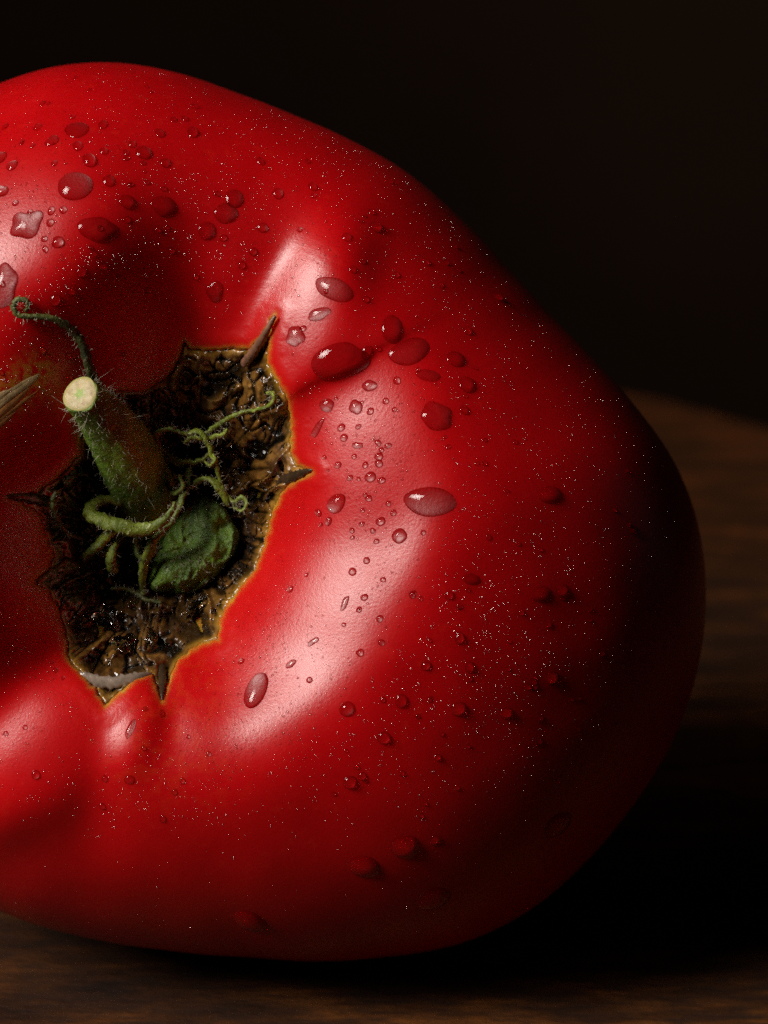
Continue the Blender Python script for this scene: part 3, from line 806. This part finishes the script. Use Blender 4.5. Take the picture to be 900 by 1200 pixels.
for _ in range(170):
    for _t in range(60):
        x_, y_ = random.uniform(0, 800), random.uniform(85, 1080)
        gx, gy = U(x_, y_)
        if sil_s(gx, gy) > .93: continue
        if poly_sd(np.array([gx]), np.array([gy]), SCP)[0] < 12: continue
        dens = .35+.9*float(noise(x_/90, y_/90, 77.0))+(.5 if 480 < x_ < 700 and 620 < y_ < 900 else 0)+(.4 if y_ < 330 else 0)-(.6 if y_ > 930 else 0)
        if random.random() < dens: break
    E.append((x_, y_, random.uniform(2.4, 4.0)))
for n_, (x_, y_, rx, ry, a, irr, hk, lab) in enumerate(D):
    g = drop_geo(x_, y_, rx*.9, ry*.9, R(a), irr, max(hk*.9, .36), 36, 7, n_+11)
    if g is None: print('drop off form', lab); continue
    o = mesh_obj('water_drop', g[0], g[1], M_WATER)
    o['label'] = lab; o['category'] = 'water drop'; o['group'] = GRP
def zone(x_, y_):
    for x0, y0, x1, y1, l in ZONES:
        if x0 <= x_ < x1 and y0 <= y_ < y1: return l
    return 'small bead of water on the outer edge of the tomato'
small = []
for n_, (x_, y_, r_) in enumerate(E):
    if n_+len(D) >= 293: break
    g = drop_geo(x_, y_, r_*random.uniform(.85, 1.15), r_*random.uniform(.8, 1.0), random.uniform(0, 3), .07, random.uniform(.45, .75), 18, 5, n_+300)
    if g is None: continue
    o = mesh_obj('water_drop', g[0], g[1], M_WATER)
    small.append((x_, y_, r_, o)); o['category'] = 'water drop'; o['group'] = GRP
SHORT = ['broad round bead on the upper left lobe','ragged puddle in the upper left sheen','wide flat drop beside the ragged puddle','oval drop nearest the upper left crest','puddle cut by the left picture edge','rounded drop in the upper middle','lower bead of the hooked glint pair','upper bead of the hooked glint pair','round bead left of the hooked glint pair','lone smear in the fold above the scar','orange bead between the two top lobes','bead with a pointed glint','large leaning drop','bar shaped drop on the small lobe','ragged drop beside the dried tip','three cornered puddle in the fold','wide flat drop above the fold','tall drop over the fold','drop with a curved glint past the fold','orange glowing drop past the fold','low lens of water at the fold','blunt wedge shaped drop','largest long drop','plump teardrop atop the pale highlight','oval bead at the sheen tip','three cornered bead in the sheen','brick shaped bead in the sheen','dark rimmed bead midway up the sheen','round drop at the highlight edge','big upright teardrop','slim seed shaped bead','slanting streak across the highlight','bottle shaped bead in the highlight','lone round bead right of the teardrop','tall bead on the lower flank','round bead on the mid lower flank','uppermost glowing low drop','left glowing low drop','glowing drop near the right foot','dim drop on the shaded lower flank','glowing drop close above the table','dim flat drop on the dark shoulder','flat bead right of the broad highlight','dim broad drop on the right flank','long slanting drop below the scar','tiny bead just under the scar','bead beside the right scar edge','thin streak beside the scar','orange bead at the puddle end']
LM = [(d_[0], d_[1], 'the '+n_) for d_, n_ in zip(D, SHORT)]+[(95,462,'the cut stem end'),(24,360,'the curled ring of the longest sepal'),(190,820,'the lowest spike of the scar'),(362,553,'the right spike of the scar'),(15,460,'the pale corky streak'),(10,583,'the left spike of the scar'),(745,455,'the far table edge'),(825,680,'the rightmost bulge'),(130,75,'the highest point of the tomato'),(560,1100,'the lower right foot')]
keyd = {}
for x_, y_, r_, o in small:
    k_ = min(range(len(LM)), key=lambda i: math.hypot(LM[i][0]-x_, LM[i][1]-y_)); lx, ly, ln = LM[k_]
    a_ = int(round(math.degrees(math.atan2(y_-ly, x_-lx))/45)) % 8
    dr = ['right of', 'below and right of', 'below', 'below and left of', 'left of', 'above and left of', 'above', 'above and right of'][a_]
    keyd.setdefault(('small' if r_ > 4.2 else 'tiny', dr, ln), []).append((math.hypot(lx-x_, ly-y_), o))
for (sz, dr, ln), L_ in keyd.items():
    L_.sort(key=lambda q: q[0])
    for i, (_, o) in enumerate(L_):
        rk = [''] if len(L_) == 1 else (['nearer ', 'farther '] if len(L_) == 2 else ['nearest ', 'second nearest ', 'third nearest ', 'fourth nearest ', 'fifth nearest ', 'sixth nearest ', 'seventh nearest ', 'eighth nearest '])
        o['label'] = rk[min(i, len(rk)-1)]+sz+' bead '+dr+' '+ln
# pool of water lying on the cork
for (x_, y_, rx, ry, a, lab) in ((262,528,15,9,-30,'white glinting pool of water on the brown scar right of the stem'), (152,704,17,8,-40,'wet film across the dark folds directly under the green calyx'),
        (126,722,15,10,20,'wet blob on the lower left floor of the scar'), (146,752,13,8,-20,'wet blob just above the pale peeling membrane'), (176,744,9,7,60,'small wet blob right of the one above the membrane'), (228,706,13,6,-48,'narrow wet glint below and right of the calyx')):
    g = drop_geo(x_, y_, rx, ry, R(a), .28, .55, 30, 7, 99+x_, lift=4)
    o = mesh_obj('water_drop', g[0], g[1], M_WATER); o['label'] = lab; o['category'] = 'water drop'; o['group'] = GRP

def build_mist():
    N = 44000
    px = rng.uniform(-60, 830, N); py = rng.uniform(75, 1110, N)
    x, y = U(px, py); s = sil_s(x, y)
    sd = poly_sd(x, y, SCP)
    dens = .36+.3*noise(px/70, py/70, 41.0)+.35*noise(px/22, py/22, 43.0)
    dens += .22*np.exp(-((px-590)/90)**2-((py-740)/150)**2)+.9*np.exp(-((px-205)/70)**2-((py-860)/75)**2)+.5*np.exp(-((px-300)/60)**2-((py-800)/60)**2)+.2*(py < 330)+.3*np.exp(-((px-40)/60)**2-((py-270)/60)**2)+.3*np.exp(-((px-430)/60)**2-((py-500)/100)**2)
    dens -= .55*ss(860, 1060, py)+.35*np.exp(-((px-215)/90)**2-((py-380)/60)**2)+.3*np.exp(-((px-390)/50)**2-((py-660)/60)**2)
    keep = (rng.random(N) < np.clip(dens, .02, .9)) & (s < .97) & (sd > 5)
    for x_, y_, rx, ry, *_r in D: keep &= ((px-x_)**2/(rx*1.15+2)**2+(py-y_)**2/(ry*1.15+2)**2) > 1
    for x_, y_, r_ in E[:120]: keep &= ((px-x_)**2+(py-y_)**2) > (r_*1.1+1)**2
    x, y, px, py = x[keep], y[keep], px[keep], py[keep]; n = len(x)
    r = .5+rng.exponential(.36, n); r = np.clip(r, .45, 1.9)
    tiny = np.exp(-((px-205)/75)**2-((py-860)/90)**2); r *= 1-.3*tiny
    e = 2.0
    hx = (hf(x+e, y)-hf(x-e, y))/(2*e); hy = (hf(x, y+e)-hf(x, y-e))/(2*e)
    h0 = hf(x, y)
    nz = 1/np.sqrt(1+hx**2+hy**2); nn = np.stack([-hx*nz, -hy*nz, nz], 1)
    t1 = np.stack([np.ones(n), np.zeros(n), hx], 1); t1 /= np.linalg.norm(t1, axis=1)[:, None]; t2 = np.cross(nn, t1)
    rows = [(0, .55), (.5, .43), (.85, .2), (1.0, -.12)]; ns = 8
    loc = [(0, 0, .55)]+[(q*math.cos(2*math.pi*j/ns+i), q*math.sin(2*math.pi*j/ns+i), z) for i, (q, z) in enumerate(rows[1:]) for j in range(ns)]
    loc = np.array(loc); k = len(loc)
    el_ = rng.uniform(.85, 1.15, n)
    C = np.stack([x, y, h0], 1)
    P = C[:, None]+r[:, None, None]*(loc[None, :, 0:1]*t1[:, None]*el_[:, None, None]+loc[None, :, 1:2]*t2[:, None]+loc[None, :, 2:3]*nn[:, None])
    V = W(P[..., 0], P[..., 1], P[..., 2]).reshape(-1, 3)
    F = []
    tr = [(0, 1+j, 1+(j+1) % ns) for j in range(ns)]
    for i in range(2):
        for j in range(ns):
            a, b, c, d = 1+i*ns+j, 1+i*ns+(j+1) % ns, 1+(i+1)*ns+(j+1) % ns, 1+(i+1)*ns+j
            tr += [(a, d, c), (a, c, b)]
    tr = np.array(tr)[:, ::-1]
    F = (tr[None]+np.arange(n)[:, None, None]*k).reshape(-1, 3)
    print('mist', n)
    o = mesh_obj('water_mist', V, F, M_MIST, kind='stuff')
    o['label'] = 'fine mist of tiny water beads over the tomato skin'; o['category'] = 'water mist'
build_mist()

# ------------------------------------------------------------------ metres -> millimetres for everything built, and light through the beads
bpy.context.view_layer.update()
for m_ in bpy.data.meshes: m_.transform(Matrix.Scale(KU, 4))
for o in list(scene.objects):
    if o.type not in ('MESH', 'EMPTY'): continue
    o.location = o.location*KU
    if o.parent is not None:
        pi = o.matrix_parent_inverse.copy(); pi.translation = pi.translation*KU; o.matrix_parent_inverse = pi
    if o.get('category') == 'water drop': o.cycles.is_caustics_caster = True
for m_ in bpy.data.materials:
    for n_ in m_.node_tree.nodes:
        if n_.type == 'TEX_NOISE' and not any(l.from_node.type == 'MAPPING' for l in n_.inputs['Vector'].links): n_.inputs['Scale'].default_value /= KU
        if n_.type == 'MAPPING': n_.inputs['Scale'].default_value = [v/KU for v in n_.inputs['Scale'].default_value]
        if n_.type == 'BUMP': n_.inputs['Distance'].default_value *= KU
        if n_.type == 'BSDF_PRINCIPLED': n_.inputs['Subsurface Scale'].default_value *= KU
skin.cycles.is_caustics_receiver = True; scar.cycles.is_caustics_receiver = True
